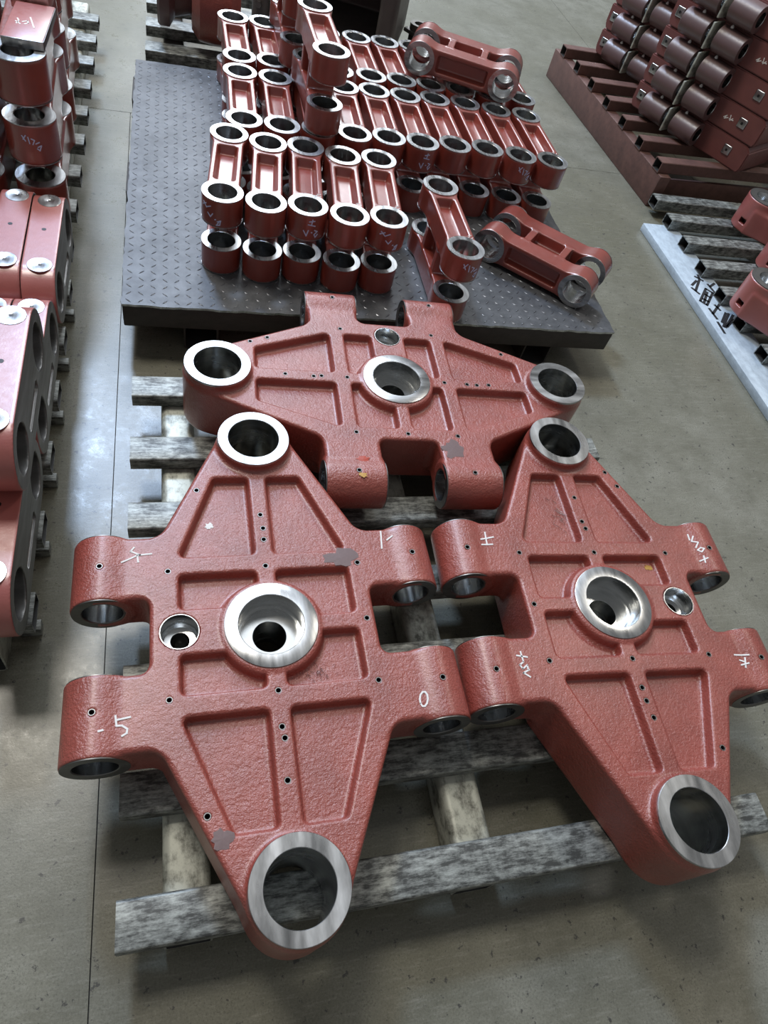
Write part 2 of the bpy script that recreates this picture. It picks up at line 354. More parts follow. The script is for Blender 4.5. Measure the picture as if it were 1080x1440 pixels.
# ------------------------------------------------------------------ the large castings
def casting_mesh():
    h = 0.003
    x, y, z, org = grid(-0.396, 0.396, -0.570, 0.570, -0.159, 0.030, h)
    X, Y = np.broadcast_arrays(x, y); X = X[:, :, 0]; Y = Y[:, :, 0]; e2 = lambda a: a[:, :, None]
    R = 0.083; n = (0.907, 0.421)
    # outline: two tapered ends on a middle block
    pts = []
    for s in (1, -1):
        arc = [math.radians(24.9 + (155.1 - 24.9) * i / 14) for i in range(15)]
        p = [(R * math.cos(a), 0.471 + R * math.sin(a)) for a in arc]
        if s == 1: up = p
        else: dn = [(-q[0], -q[1]) for q in p]
    pts = [(0.214, 0.075), (0.214, 0.215)] + up + [(-0.214, 0.215), (-0.230, 0.16), (-0.230, -0.16), (-0.214, -0.215)] + dn + [(0.214, -0.215), (0.214, -0.075)]
    out = poly2(X, Y, pts)
    dz = np.abs(z + 0.075) - 0.075
    body = ext(e2(out), dz, 0.009)
    # arms and lugs
    ay = np.abs(np.abs(Y) - 0.149) - 0.0715
    ax = np.abs(np.abs(X) - 0.255) - 0.075
    arm2 = np.maximum(ax, ay)
    arm = ext(e2(arm2), np.abs(z + 0.054) - 0.054, 0.010)
    body = np.maximum(smin(body, arm, 0.022), z)
    lr = np.sqrt((np.abs(x) - 0.32) ** 2 + (z + 0.052) ** 2) - 0.060
    ly = np.abs(np.abs(y) - 0.150) - 0.0735
    lug = ext(lr, ly, 0.003)
    body = smin(body, lug, 0.010)
    # pockets
    fr = lambda pts_, r: poly2(X, Y, pts_) - 0
    carve = None
    def inset(pts_, r):
        n_ = len(pts_); out_ = []; ar = sum(pts_[i][0] * pts_[(i + 1) % n_][1] - pts_[(i + 1) % n_][0] * pts_[i][1] for i in range(n_)); sg = 1 if ar > 0 else -1
        L = []
        for i in range(n_):
            (x0, y0), (x1, y1) = pts_[i], pts_[(i + 1) % n_]; l = math.hypot(x1 - x0, y1 - y0); nx_, ny_ = -(y1 - y0) / l * sg, (x1 - x0) / l * sg
            L.append((nx_, ny_, nx_ * (x0 + nx_ * r) + ny_ * (y0 + ny_ * r)))
        for i in range(n_):
            a, b2 = L[i - 1], L[i]; dt = a[0] * b2[1] - a[1] * b2[0]
            out_.append(((a[2] * b2[1] - a[1] * b2[2]) / dt, (a[0] * b2[2] - a[2] * b2[0]) / dt))
        return out_
    rp = 0.013
    for sy in (1, -1):
        for sx in (1, -1):
            q = [(0.017, .166), (0.178, .166), (0.172, .185), (0.098, .377), (0.018, .377)]
            p1 = poly2(X, Y, inset([(sx * a, sy * b_) for a, b_ in q], rp)) - rp
            yn = 0.016 if sx > 0 else 0.046
            p2 = poly2(X, Y, inset([(sx * 0.017, sy * .129), (sx * 0.177, sy * .129), (sx * 0.177, sy * yn), (sx * 0.017, sy * yn)], rp)) - rp
            for p in (p1, p2):
                carve = p if carve is None else np.minimum(carve, p)
    boss2 = np.sqrt(X ** 2 + Y ** 2) - 0.097
    cv = np.maximum(carve, -(boss2 - 0.004))
    cv3 = smax(e2(cv) + 0.0015 - 0.16 * np.minimum(z, 0.0), -(z + 0.024), 0.007)
    body = smax(body, -cv3, 0.005)
    # bosses
    cb = ext(e2(boss2), np.abs(z + 0.074) - 0.076, 0.003); body = smin(body, cb, 0.008)
    for sy in (1, -1):
        bb = np.sqrt(X ** 2 + (Y - sy * 0.471) ** 2)
        body = smin(body, ext(e2(bb - 0.0825), np.abs(z + 0.064) - 0.086, 0.003), 0.012)
    for sy in (1, -1):
        bb = np.sqrt(X ** 2 + (Y - sy * 0.471) ** 2)
        body = np.maximum(body, -e2(bb - 0.0605))
    cr = np.sqrt(X ** 2 + Y ** 2)
    body = np.maximum(body, -np.maximum(e2(cr - 0.0675), -(z + 0.055))); body = np.maximum(body, -e2(cr - 0.036))
    sr = np.sqrt((X + 0.175) ** 2 + Y ** 2)
    body = np.maximum(body, -np.maximum(e2(sr - 0.0375), -(z + 0.045))); body = np.maximum(body, -e2(sr - 0.021))
    lb = np.sqrt((np.abs(x) - 0.32) ** 2 + (z + 0.052) ** 2) - 0.0415
    lb = np.maximum(lb, np.maximum(0.26 - np.abs(x), -(np.abs(np.broadcast_to(y, (1, y.shape[1], 1))) * 0) - 1))
    lb = np.maximum(lb, np.abs(np.abs(y) - 0.150) - 0.09)
    body = np.maximum(body, -lb)
    for hx, hy in SCREWS:
        i0, i1 = np.searchsorted(x[:, 0, 0], [hx - 0.02, hx + 0.02]); j0, j1 = np.searchsorted(y[0, :, 0], [hy - 0.02, hy + 0.02])
        hd = np.sqrt((x[i0:i1] - hx) ** 2 + (y[:, j0:j1] - hy) ** 2) - 0.0058
        body[i0:i1, j0:j1] = np.maximum(body[i0:i1, j0:j1], -np.maximum(hd, -(z + 0.030)))
    body = np.maximum(body, -(z + 0.15))
    V, F = surface_nets(body, org, h); V[:, 2] += 0.15
    print('casting', len(V)); return np_mesh('cast_body', V, F, M_RED)
SCREWS = [(-.133, .339), (0.0, .268), (0.003, .232), (0.002, .203), (-.195, .135), (0.0, .137), (.197, .134), (-.323, .150), (.324, .150), (.195, .0),
          (0.0, -.136), (-.195, -.134), (.195, -.135), (0.0, -.205), (0.003, -.226), (0.0, -.300), (-.137, -.340), (-.117, -.386), (-.323, -.145), (.324, -.145)]
me_cast = casting_mesh()
me_boss = lathe('boss_ring', [(0.058, -0.150), (0.0606, -0.150), (0.0606, 0.016), (0.0815, 0.016), (0.0822, 0.0168), (0.0822, 0.0242), (0.0814, 0.025), (0.0590, 0.025), (0.058, 0.024)],
                [M_STEEL, M_BORE], 64, midx=[0, 0, 0, 0, 0, 0, 0, 0, 1])
me_hub = lathe('hub_ring', [(0.034, -0.150), (0.0362, -0.150), (0.0362, -0.0565), (0.0678, -0.0565), (0.0678, -0.002), (0.0915, -0.002), (0.0922, -0.001), (0.0922, 0.0055), (0.0914, 0.006), (0.066, 0.006), (0.0648, 0.0048), (0.0648, -0.042), (0.060, -0.0425), (0.060, -0.052), (0.0345, -0.052), (0.034, -0.0525)],
               [M_STEEL, M_BORE], 64, midx=[0, 0, 0, 0, 0, 0, 0, 0, 0, 0, 1, 1, 1, 1, 1, 1])
me_cup = lathe('counterbore_cup', [(0.0185, -0.150), (0.0212, -0.150), (0.0212, -0.046), (0.0378, -0.046), (0.0378, -0.001), (0.0370, 0.0006), (0.0355, 0.0006), (0.0352, -0.001), (0.0352, -0.036), (0.030, -0.042), (0.0185, -0.043)],
               [M_BORE], 40)
me_lug = tube_ring('lug_bushing', 0.0385, 0.0578, -0.0748, 0.0748, [M_DULL, M_BORE], 0.0015, 48, axis='y')
# the bushing body is hidden in the lug: keep a thin sleeve with wide end faces
prof = [(0.0385, -0.0733), (0.040, -0.0750), (0.0580, -0.0750), (0.0580, -0.0725), (0.0412, -0.0725), (0.0412, 0.0725), (0.0580, 0.0725), (0.0580, 0.0750), (0.040, 0.0750), (0.0385, 0.0733)]
me_lug = lathe('lug_bushing', prof, [M_DULL, M_BORE], 48, axis='y', midx=[0] * 9 + [1])
me_screw = lathe('screw_hole', [(0.0042, -0.020), (0.0056, -0.020), (0.0056, -0.0004), (0.0066, -0.0004), (0.0063, 0.0004), (0.0048, 0.0004), (0.0042, -0.0006)], [M_GREYC, M_HOLE_SHADE], 14, midx=[1, 0, 0, 0, 0, 0, 1])

from mathutils.bvhtree import BVHTree
_nv = len(me_cast.vertices); _co = np.zeros(_nv * 3, np.float32); me_cast.vertices.foreach_get('co', _co)
_fi = np.zeros(len(me_cast.polygons) * 4, np.int32); me_cast.polygons.foreach_get('vertices', _fi)
CAST_BVH = BVHTree.FromPolygons(_co.reshape(-1, 3).tolist(), _fi.reshape(-1, 4).tolist())
def surf(x, y):
    hit = CAST_BVH.ray_cast(Vector((x, y, 0.4)), Vector((0, 0, -1)))[0]
    return hit.z if hit is not None else 0.15
def lug_height(x):  # top surface of the casting across arm and lug, local with base at 0
    d = 0.060 ** 2 - (abs(x) - 0.32) ** 2
    return 0.15 + max(0.0, (-0.052 + math.sqrt(d)) if d > 0 else 0.0)
def make_casting(label, loc, rz):
    t = thing('pivot_casting', label, 'casting', loc, rz)
    obj('body', me_cast, t)
    for sy in (-1, 1): obj('boss_ring', me_boss, t, (0, sy * 0.471, 0.15))
    obj('hub_ring', me_hub, t, (0, 0, 0.15)); obj('counterbore_cup', me_cup, t, (-0.175, 0, 0.15))
    for sx in (-1, 1):
        for sy in (-1, 1): obj('lug_bushing', me_lug, t, (sx * 0.32, sy * 0.150, 0.15 - 0.052))
    for hx, hy in SCREWS: obj('screw_hole', me_screw, t, (hx, hy, lug_height(hx)))
    return t
CA = make_casting('red cross-shaped pivot casting at front left with chalked 5 on one lug', (0.156, 0.6195, 0.1405), math.radians(0.14))
CB = make_casting('red pivot casting lying crosswise against the checker plate table', (0.5555, 1.3225, 0.1405), math.radians(-92.3))
CC = make_casting('red pivot casting on the right with chalked numbers and long bare side wall', (0.9295, 0.6149, 0.1405), math.radians(-182.91))
onto = lambda x, y, h: (x, y, surf(x, y) + 0.0004 + h)
S0 = [[(-0.2598, 0.1955), (-0.2664, 0.1861), (-0.2481, 0.1766), (-0.2262, 0.1783)], [(-0.2829, 0.1605), (-0.2594, 0.1727), (-0.2504, 0.1767)], [(-0.2536, 0.1769), (-0.2516, 0.1599)], [(-0.3106, -0.1797), (-0.3039, -0.178)], [(-0.2847, -0.1534), (-0.2826, -0.1713), (-0.2738, -0.1715), (-0.2647, -0.1784), (-0.2657, -0.1858), (-0.2733, -0.1898)], [(-0.2818, -0.1609), (-0.2604, -0.1578)], [(0.2849, -0.1837), (0.2814, -0.1921), (0.2762, -0.1969), (0.2713, -0.1964), (0.2686, -0.1907), (0.269, -0.182), (0.2724, -0.1736), (0.2777, -0.1686), (0.2826, -0.1691), (0.2854, -0.1749), (0.2849, -0.1837)], [(0.2642, 0.2124), (0.2583, 0.1668)], [(0.274, 0.1882), (0.288, 0.1972)]]
for i0, i1 in ((0, 3), (3, 6), (6, 7), (7, 9)): obj('chalk_mark', ribbon('chalk_mark', S0[i0:i1], onto, 0.0034, M_CHALK), CA)
S2 = [[(0.2686, -0.191), (0.2708, -0.1574)], [(0.2835, -0.1705), (0.2502, -0.1778)], [(0.2845, -0.1556), (0.2566, -0.1575)], [(0.269, 0.1198), (0.2458, 0.1243)], [(0.2583, 0.1116), (0.2572, 0.1344)], [(0.2572, 0.1344), (0.2674, 0.141), (0.2626, 0.1495), (0.2505, 0.1417), (0.2512, 0.1521)], [(0.2491, 0.1522), (0.2636, 0.1585), (0.2506, 0.168)], [(-0.2826, -0.1883), (-0.2809, -0.1719)], [(-0.2936, -0.1816), (-0.2844, -0.1672), (-0.299, -0.1625), (-0.2879, -0.1482)], [(-0.2991, -0.1464), (-0.2891, -0.1407), (-0.2972, -0.1342), (-0.3066, -0.1426), (-0.2991, -0.1464)], [(-0.2821, -0.1092), (-0.3052, -0.1156)], [(-0.2971, -0.1221), (-0.2942, -0.1037)], [(-0.2606, 0.139), (-0.2949, 0.1419)], [(-0.2683, 0.1523), (-0.2789, 0.1566)], [(-0.2668, 0.1636), (-0.2869, 0.1607)], [(-0.2835, 0.1476), (-0.2754, 0.17)]]
for i0, i1 in ((0, 3), (3, 7), (7, 12), (12, 16)): obj('chalk_mark', ribbon('chalk_mark', S2[i0:i1], onto, 0.0034, M_CHALK), CC)
obj('chalk_splash', blotch('chalk_splash', 0.010, M_CHALK, 3), CA, (-0.109, 0.259, 0.1266))
obj('worn_patch', blotch('worn_patch', 0.026, M_GREYPATCH, 5, 1.6), CA, (0.165, 0.147, 0.1502))
obj('worn_patch', blotch('worn_patch', 0.020, M_GREYPATCH, 6), CA, (-0.114, -0.378, 0.1502))
obj('red_paint_daub', blotch('red_paint_daub', 0.020, M_REDPATCH, 8, .7, 0.0014), CB, (0.2865, -0.1296, surf(0.2865, -0.1296) + 0.0006))
obj('yellow_mark', blotch('yellow_mark', 0.012, M_YELLOW, 9), CB, (0.336, -0.137, surf(.336, -.137) + 0.0006))
obj('worn_patch', blotch('worn_patch', 0.034, M_GREYPATCH, 11), CB, (0.24, 0.112, 0.1502))
obj('rust_stain', blotch('rust_stain', 0.010, M_YELLOW, 12, 1.2), CC, (-0.150, -0.106, 0.1266))

# steel shavings lying in the pockets
def shavings(name, label, seed, n, base, sp, curl):
    rg = random.Random(seed); vs = []; fs = []
    for i in range(n):
        cx, cy = rg.gauss(0, sp[0]), rg.gauss(0, sp[1]); a = rg.uniform(0, 6.28); L = rg.uniform(0.003, curl); k = len(vs); w_ = 0.0007
        for j in range(5):
            t = j / 4 - .5; bx = cx + L * t * math.cos(a) + 0.3 * L * math.cos(t * 5) * math.sin(a); by = cy + L * t * math.sin(a) + 0.3 * L * math.cos(t * 5) * math.cos(a)
            z = 0.001 + 0.0025 * abs(math.sin(j * 1.7 + i)); vs += [(bx, by, z), (bx + w_, by + w_, z), (bx, by + w_, z + w_ * 1.6)]
        for j in range(4):
            for q in range(3): fs.append((k + j * 3 + q, k + j * 3 + (q + 1) % 3, k + j * 3 + 3 + (q + 1) % 3, k + j * 3 + 3 + q))
    o = obj(name, mesh(name, vs, fs, M_CHIP, None, smooth=False), None, base); o['kind'] = 'stuff'
    return tag(o, label, 'shavings', kind='stuff')
shavings('metal_shavings', 'fine steel shavings in the pocket beside the front left hub', 2, 40, (0.16 + 0.065, 0.6207 - 0.10, 0.2670), (0.022, 0.009), 0.007)
shavings('metal_shavings', 'curled steel shavings in a far pocket of the right casting', 5, 14, (0.894, 0.874, 0.2670), (0.012, 0.022), 0.03)

# ------------------------------------------------------------------ the small double-eye links
def link_mesh():
    h = 0.0026
    x, y, z, org = grid(-0.068, 0.068, -0.242, 0.242, -0.008, 0.248, h)
    ye = np.abs(np.abs(y) - 0.1735)
    eye2 = np.sqrt(x ** 2 + (np.abs(y) - 0.1735) ** 2) - 0.0590
    bar2 = np.maximum(np.abs(x) - 0.047, np.abs(y) - 0.15) + 0 * x
    plan = smin(eye2, bar2, 0.020)
    zz = np.abs(z - 0.12)                       # mirrored about mid height
    arm = ext(plan, np.abs(zz - 0.0785) - 0.0375, 0.004)
    body = smin(arm, ext(eye2, np.abs(zz - 0.0785) - 0.0405, 0.002), 0.003)
    # pocket on the outer face
    pk = rbox2(x, y, 0.0305, 0.103, 0.010)
    pk3 = smax(pk - 0.25 * (zz - 0.116), -(zz - 0.087), 0.006)
    body = smax(body, -pk3, 0.004)
    # cross ribs and middle web between the arms
    rib = np.maximum(np.maximum(np.abs(np.abs(y) - 0.069) - 0.013, np.abs(x) - 0.045), zz - 0.05)
    web = np.maximum(np.maximum(np.abs(x) - 0.009, np.abs(y) - 0.08), zz - 0.05)
    body = smin(body, smin(rib, web, 0.008), 0.010)
    body = np.maximum(body, -(np.sqrt(x ** 2 + (np.abs(y) - 0.1735) ** 2) - 0.0435))
    V, F = surface_nets(body.astype(np.float32), org, h); print('link', len(V))
    return np_mesh('link_body', V, F, M_LINK)
me_link = link_mesh()
prof = [(0.0415, 0.0012), (0.0427, 0.0), (0.0600, 0.0), (0.0600, 0.0022), (0.0440, 0.0022), (0.0440, 0.0805), (0.0600, 0.0805), (0.0600, 0.0827), (0.0427, 0.0827), (0.0415, 0.0815)]
me_bush = lathe('eye_bushing', prof, [M_STEEL, M_BORE], 48, midx=[0] * 9 + [1])
MARKS = {
 'a': [[(-.030, .052), (-.018, .060)], [(-.028, .060), (-.016, .050)], [(-.014, .052), (-.004, .058)], [(-.012, .038), (-.004, .030), (.002, .040)], [(.008, .026), (.010, .027)], [(.014, .022), (.022, .026), (.020, .014), (.012, .012), (.018, .022)]],
 'b': [[(-.004, .060), (.010, .062)], [(.004, .066), (.002, .050)], [(-.006, .052), (.012, .048)], [(-.016, .034), (-.008, .020), (-.004, .036)], [(.004, .030), (.006, .030)], [(.012, .036), (.020, .032), (.012, .024), (.016, .016), (.022, .024)]],
 'c': [[(-.020, .060), (-.012, .046)], [(-.010, .062), (-.018, .050)], [(-.004, .058), (-.002, .040)], [(.004, .054), (.012, .050), (.006, .038)], [(.014, .040), (.024, .044)], [(.018, .030), (.028, .034), (.022, .020), (.016, .026)]]}
def wrap(R, yc, z0):
    def f(u, v, h): a = u / R; return ((R + h) * math.sin(a), yc - (R + h) * math.cos(a), z0 + v)
    return f
me_marks = {k: ribbon('marker_writing', [[(p[0] * 1.2, p[1] * 1.15) for p in q] for q in v], wrap(0.0606, -0.1735, 0.152), 0.0032, M_BLUEINK, 0.0005) for k, v in MARKS.items()}
me_chk = ribbon('chalk_dash', [[(-.012, 0), (.006, .006)], [(.002, .012), (.016, .008)], [(-.004, -.01), (.012, -.006)]], lambda u, v, h: (u * .8, v * .8, h), 0.0022, M_CHALK)
def make_link(label, loc, rz=0.0, mark=None, chalk=None, group='small red double-eye links', rot=None, shift=0.0):
    t = thing('double_eye_link', label, 'link', loc, rz, group, rot)
    obj('body', me_link, t)
    for sy in (-1, 1):
        for z0 in (0.0, 0.1573): obj('eye_bushing', me_bush, t, (0, sy * 0.1735, z0))
    if mark: o = obj('marker_writing', me_marks[mark], t); o.location = (0, -0.1735, 0); o.rotation_euler = (0, 0, shift); o.data = me_marks[mark]; o.matrix_parent_inverse = Matrix.Identity(4); o.location = Vector((0, -0.1735, 0)) - Matrix.Rotation(shift, 3, 'Z') @ Vector((0, -0.1735, 0))
    if chalk: obj('chalk_dash', me_chk, t, (0.030, -0.112, 0.2362), (0, 0, chalk))
    return t
ORD = ['leftmost', 'second', 'third', 'fourth', 'fifth', 'sixth', 'seventh', 'eighth', 'ninth', 'tenth']
ZP = 0.1765
def row(pts, txt, marks={}, chalks={}):
    for i, (r, f) in enumerate(pts):
        cx, cy = (r[0] + f[0]) / 2, (r[1] + f[1]) / 2; th = math.atan2(f[0] - r[0], -(f[1] - r[1]))
        lab = (ORD[i] if i else 'leftmost') + (' link from the left' if i else ' red link') + ' in the ' + txt
        make_link(lab, (cx, cy, ZP), th, marks.get(i, (None, 0))[0], chalks.get(i), shift=marks.get(i, (None, 0))[1])
row([((.163, 2.298), (.125, 1.951)), ((.284, 2.268), (.248, 1.920)), ((.406, 2.272), (.372, 1.923)), ((.526, 2.242), (.495, 1.893)), ((.650, 2.250), (.619, 1.897))],
    'front row of five on the dark plate', {0: ('a', -.45), 2: ('b', .15), 4: ('a', .1)}, {2: .3, 3: .8, 4: .5})
bx = [(.226, .217), (.351, .342), (.477, .467), (.603, .592), (.7245, .7165), (.847, .840), (.970, .966), (1.097, 1.093), (1.225, 1.222), (1.353, 1.349)]
by = [2.405, 2.396, 2.40, 2.402, 2.407, 2.402, 2.414, 2.415, 2.396, 2.385]
row([((a, y + .3465), (b_, y)) for (a, b_), y in zip(bx, by)], 'middle row of ten on the dark plate', {5: ('b', .1), 8: ('c', .1)}, {3: .4, 4: .2, 7: .6, 9: .9})
cx_ = [.229, .352, .475, .601, .7325, .8555, .978, 1.103, 1.235, 1.378]
row([((x, 3.228), (x + .003, 2.880)) for x in cx_], 'rear row on the dark plate')
make_link('red link stacked on top of the middle row, near its left end', (.470, 2.575, ZP + .242), math.radians(1.4))
make_link('red link stacked on top of the rear row, cut off by the frame', (.432, 3.052, ZP + .242), math.radians(0.5))
make_link('red link standing alone by the plate edge right of the front row, marked in blue', (.8375, 1.945, ZP), math.radians(-0.5), 'c', .5, shift=.15)
# two links lying on their sides (bore axis level)
def lying(label, e1, e2, z):
    # e1,e2: outer near faces of the two eyes (near face of the pair)
    d = Vector((e2[0] - e1[0], e2[1] - e1[1], 0)).normalized(); nrm = Vector((-d.y, d.x, 0))
    if nrm.y < 0: nrm = -nrm
    mid = Vector(((e1[0] + e2[0]) / 2, (e1[1] + e2[1]) / 2, z))
    # local z -> -nrm (top face towards the viewer), local y -> -d, local x -> up
    zl = -nrm; yl = -d; xl = yl.cross(zl)
    m = Matrix((xl, yl, zl)).transposed()
    org = mid - zl * 0.24
    t = make_link(label, org, rot=m.to_euler()); return t
lying('red link lying on its side across the rear rows', (.926, 2.938), (1.250, 2.803), ZP + .2415 + .060)
lying('red link lying on its side at the right front corner of the dark plate', (1.063, 2.072), (1.320, 1.846), ZP + .0605)

# ------------------------------------------------------------------ left pallet and its load
PL = thing('steel_pallet', 'long steel pallet at the left edge carrying red plates and brackets', 'pallet', (-0.75, 2.2, 0))
me = rect_tube('slat', 0.08, 0.04, 0.84, 0.003, 0.005, [M_SLAT, M_DARKEND])
y = 0.772
while y < 3.9:
    slat_at(PL, me, (-0.312 if y < 2.0 else -0.321) - 0.42 + 0.75, y - 2.2, 0.10); y += 0.2125
me = rect_tube('stringer', 0.085, 0.10, 3.3, 0.004, 0.012, [M_STRINGER, M_DARKEND], axis='y')
for x in (-0.42, -0.95): slat_at(PL, me, x + 0.75, 0.15, 0, name='stringer')
me = box('foot_bar', -0.022, 0.022, -0.013, 0.013, 0, 0.03, M_SLAT, 0.002)
for y in (0.79, 1.00, 1.21, 1.43, 1.64, 1.86): obj('foot_bar', me, PL, (-0.340 + 0.75, y - 2.2, 0.0))

def side_plate_mesh():
    h = 0.003; x, y, z, org = grid(-0.049, 0.049, -0.241, 0.241, -0.006, 0.172, h)
    R = 0.083; c = 0.150
    yc = np.maximum(np.abs(y) - c, 0); r2 = np.sqrt(yc ** 2 + (z - R) ** 2) - R
    body = ext(r2 + 0 * y, np.abs(x) - 0.0415, 0.002)
    body = np.maximum(body, -(np.sqrt((np.abs(y) - c) ** 2 + (z - R) ** 2) - 0.053))
    slot = rbox2(y, z - 0.05, 0.07, 0.014, 0.012)   # shallow slot in the machined sides
    body = np.maximum(body, -np.maximum(slot, -(np.abs(x) - 0.034)))
    V, F = surface_nets(np.broadcast_to(body, (x.shape[0], y.shape[1], z.shape[2])).astype(np.float32).copy(), org, h)
    me = np_mesh('plate_body', V, F, [M_PINK, M_DULL])
    nrm = np.zeros(len(me.polygons) * 3, np.float32); me.polygons.foreach_get('normal', nrm); nrm = nrm.reshape(-1, 3)
    cen = np.zeros(len(me.polygons) * 3, np.float32); me.polygons.foreach_get('center', cen); cen = cen.reshape(-1, 3)
    mi = ((np.abs(nrm[:, 0]) > 0.8) | (np.hypot(np.abs(cen[:, 1]) - c, cen[:, 2] - R) < 0.057) | (rbox2(cen[:, 1], cen[:, 2] - 0.05, 0.07, 0.014, 0.012) < 0.005)).astype(np.int32); me.polygons.foreach_set('material_index', mi); return me
me_sp = side_plate_mesh()
me_pad = lathe('machined_pad', [(0.004, 0.0), (0.031, 0.0), (0.031, 0.0012), (0.0303, 0.0018), (0.006, 0.0018), (0.004, 0.001)], [M_STEEL], 32)
me_dot = lathe('pad_hole', [(0.0005, 0.0), (0.006, 0.0), (0.006, 0.0006), (0.0005, 0.0006)], [M_HOLE_SHADE], 16)  # flat disc, coloured dark as the shade of a hole
def side_plate(label, x, y, z):
    t = thing('bored_side_plate', label, 'plate', (x, y, z), 0, 'red bored plates standing on edge')
    obj('body', me_sp, t)
    for sy in (-1, 1):
        p = obj('machined_pad', me_pad, t, (0.003, sy * 0.150, 0.1655)); obj('pad_hole', me_dot, p, (0, 0, 0.0004))
    obj('pad_hole', me_dot, t, (0.0, 0.01, 0.1658)); return t
XP = -0.3575
side_plate('outer of the two pink plates on edge nearest the red brackets', XP, 1.8515, 0.1405)
side_plate('inner of the two pink plates on edge nearest the red brackets, at the frame edge', XP - 0.0855, 1.866, 0.1405)
side_plate('pink bored plate on the lower layer beneath the bright upper plate', XP - 0.004, 1.380, 0.1405)
side_plate('bright upper pink plate lying over two lower ones at the left edge', XP + 0.008, 1.142, 0.3075)
side_plate('inner lower pink plate beside the one beneath the bright upper plate', XP - 0.0895, 1.380, 0.1405)
side_plate('pink bored plate nearest the camera at the left pallet end', XP - 0.004, 0.909, 0.1405)

def bracket_mesh():
    h = 0.0035; x, y, z, org = grid(-0.08, 0.08, -0.30, 0.30, -0.007, 0.472, h)
    eye2 = np.sqrt(x ** 2 + (np.abs(y) - 0.213) ** 2) - 0.0715
    bar2 = np.maximum(np.abs(x) - 0.056, np.abs(y) - 0.2)
    plan = smin(eye2, bar2, 0.02); body = None
    for z0, z1 in ((0.0, 0.112), (0.180, 0.292), (0.348, 0.460)):
        a = ext(plan, np.abs(z - (z0 + z1) / 2) - (z1 - z0) / 2, 0.004); body = a if body is None else np.minimum(body, a)
    web = ext(np.maximum(np.abs(x) - 0.050, np.abs(y) - 0.125), np.abs(z - 0.23) - 0.2, 0.004)
    body = smin(body, web, 0.012)
    body = np.maximum(body, -(np.sqrt(x ** 2 + (np.abs(y) - 0.213) ** 2) - 0.0425))
    V, F = surface_nets(body.astype(np.float32), org, h); return np_mesh('bracket_body', V, F, M_LINK)
me_br = bracket_mesh()
prof = [(0.0405, -0.054), (0.0420, -0.0575), (0.0712, -0.0575), (0.0712, -0.055), (0.0428, -0.055), (0.0428, 0.055), (0.0712, 0.055), (0.0712, 0.0575), (0.0420, 0.0575), (0.0405, 0.056)]
me_bb = lathe('eye_bushing', prof, [M_STEEL, M_BORE], 48, midx=[0] * 9 + [1])
def bracket(label, x, y, rz=0, mark=False):
    t = thing('three_arm_bracket', label, 'bracket', (x, y, 0.141), rz, 'tall red brackets on the left pallet'); obj('body', me_br, t)
    for sy in (-1, 1):
        for z0 in (0.056, 0.236, 0.404): obj('eye_bushing', me_bb, t, (0, sy * 0.213, z0))
    if mark: obj('marker_writing', ribbon('marker_writing', MARKS['c'], wrap(0.0722, -0.213, 0.205), 0.003, M_BLUEINK), t)
bracket('tall red bracket at left edge with blue writing and a block on top', -0.412, 2.439, math.radians(1.5), True)
bracket('tall red bracket behind the one with blue writing', -0.433, 3.040, math.radians(2))
bracket('tall red bracket mostly outside the left edge of the frame', -0.578, 2.440, 0)
BK = thing('machined_block', 'flat pink block with bright machined edges and chalk 101 on the red bracket', 'block', (-0.386, 2.345, 0.603), math.radians(-3))
obj('body', box('block_body', -0.052, 0.052, -0.108, 0.13, 0.0, 0.024, M_PINK, 0.003), BK)
obj('machined_edge', box('machined_edge', -0.0525, 0.0525, -0.1105, -0.107, 0.001, 0.0235, M_STEEL, 0.001), BK)
obj('machined_edge', box('machined_edge', 0.0515, 0.0535, -0.105, 0.128, 0.002, 0.022, M_DULL, 0.0005), BK)
S1 = [[(-0.414, 2.312), (-0.4, 2.297)], [(-0.412, 2.331), (-0.406, 2.315), (-0.41, 2.298)], [(-0.397, 2.313), (-0.385, 2.324), (-0.382, 2.31), (-0.39, 2.3)], [(-0.382, 2.349), (-0.364, 2.287)]]
obj('chalk_mark', ribbon('chalk_mark', S1, lambda u, v, h: (u + .383, v - 2.318, 0.024 + h), 0.004, M_CHALK), BK)
# block further back on the same bracket stack
B2 = thing('machined_block', 'second pink block behind the chalked one, cut by the top of the frame', 'block', (-0.39, 2.62, 0.603), math.radians(-3))
obj('body', box('block_body', -0.05, 0.05, -0.13, 0.13, 0.0, 0.05, M_PINK, 0.003), B2)
obj('machined_edge', box('machined_edge', -0.0505, 0.0505, -0.1325, -0.129, 0.001, 0.049, M_STEEL, 0.001), B2)

# ------------------------------------------------------------------ right: rusty frame with hinge blocks
PR = thing('rusty_pallet', 'rusty maroon steel frame of square tubes under the stacked hinge blocks', 'pallet', (2.22, 3.6, 0), math.radians(2.8))
obj('side_beam', box('side_beam', -0.012, 0.05, -0.68, 0.72, 0.0, 0.15, M_RUST, 0.004), PR)
obj('side_beam', box('side_beam', 1.0, 1.06, -0.68, 0.72, 0.0, 0.15, M_RUST, 0.004), PR)
obj('end_beam', box('end_beam', 0.05, 1.0, -0.62, -0.60, 0.0, 0.11, M_RUST, 0.003), PR)
obj('end_beam', box('end_beam', 0.05, 1.0, 0.60, 0.62, 0.0, 0.11, M_RUST, 0.003), PR)
me = rect_tube('cross_tube', 0.062, 0.052, 1.08, 0.004, 0.003, [M_RUST, M_DARKEND], seg=1)
for i in range(7): obj('cross_tube', me, PR, (0.525, -0.615 + i * 0.205, 0.15))
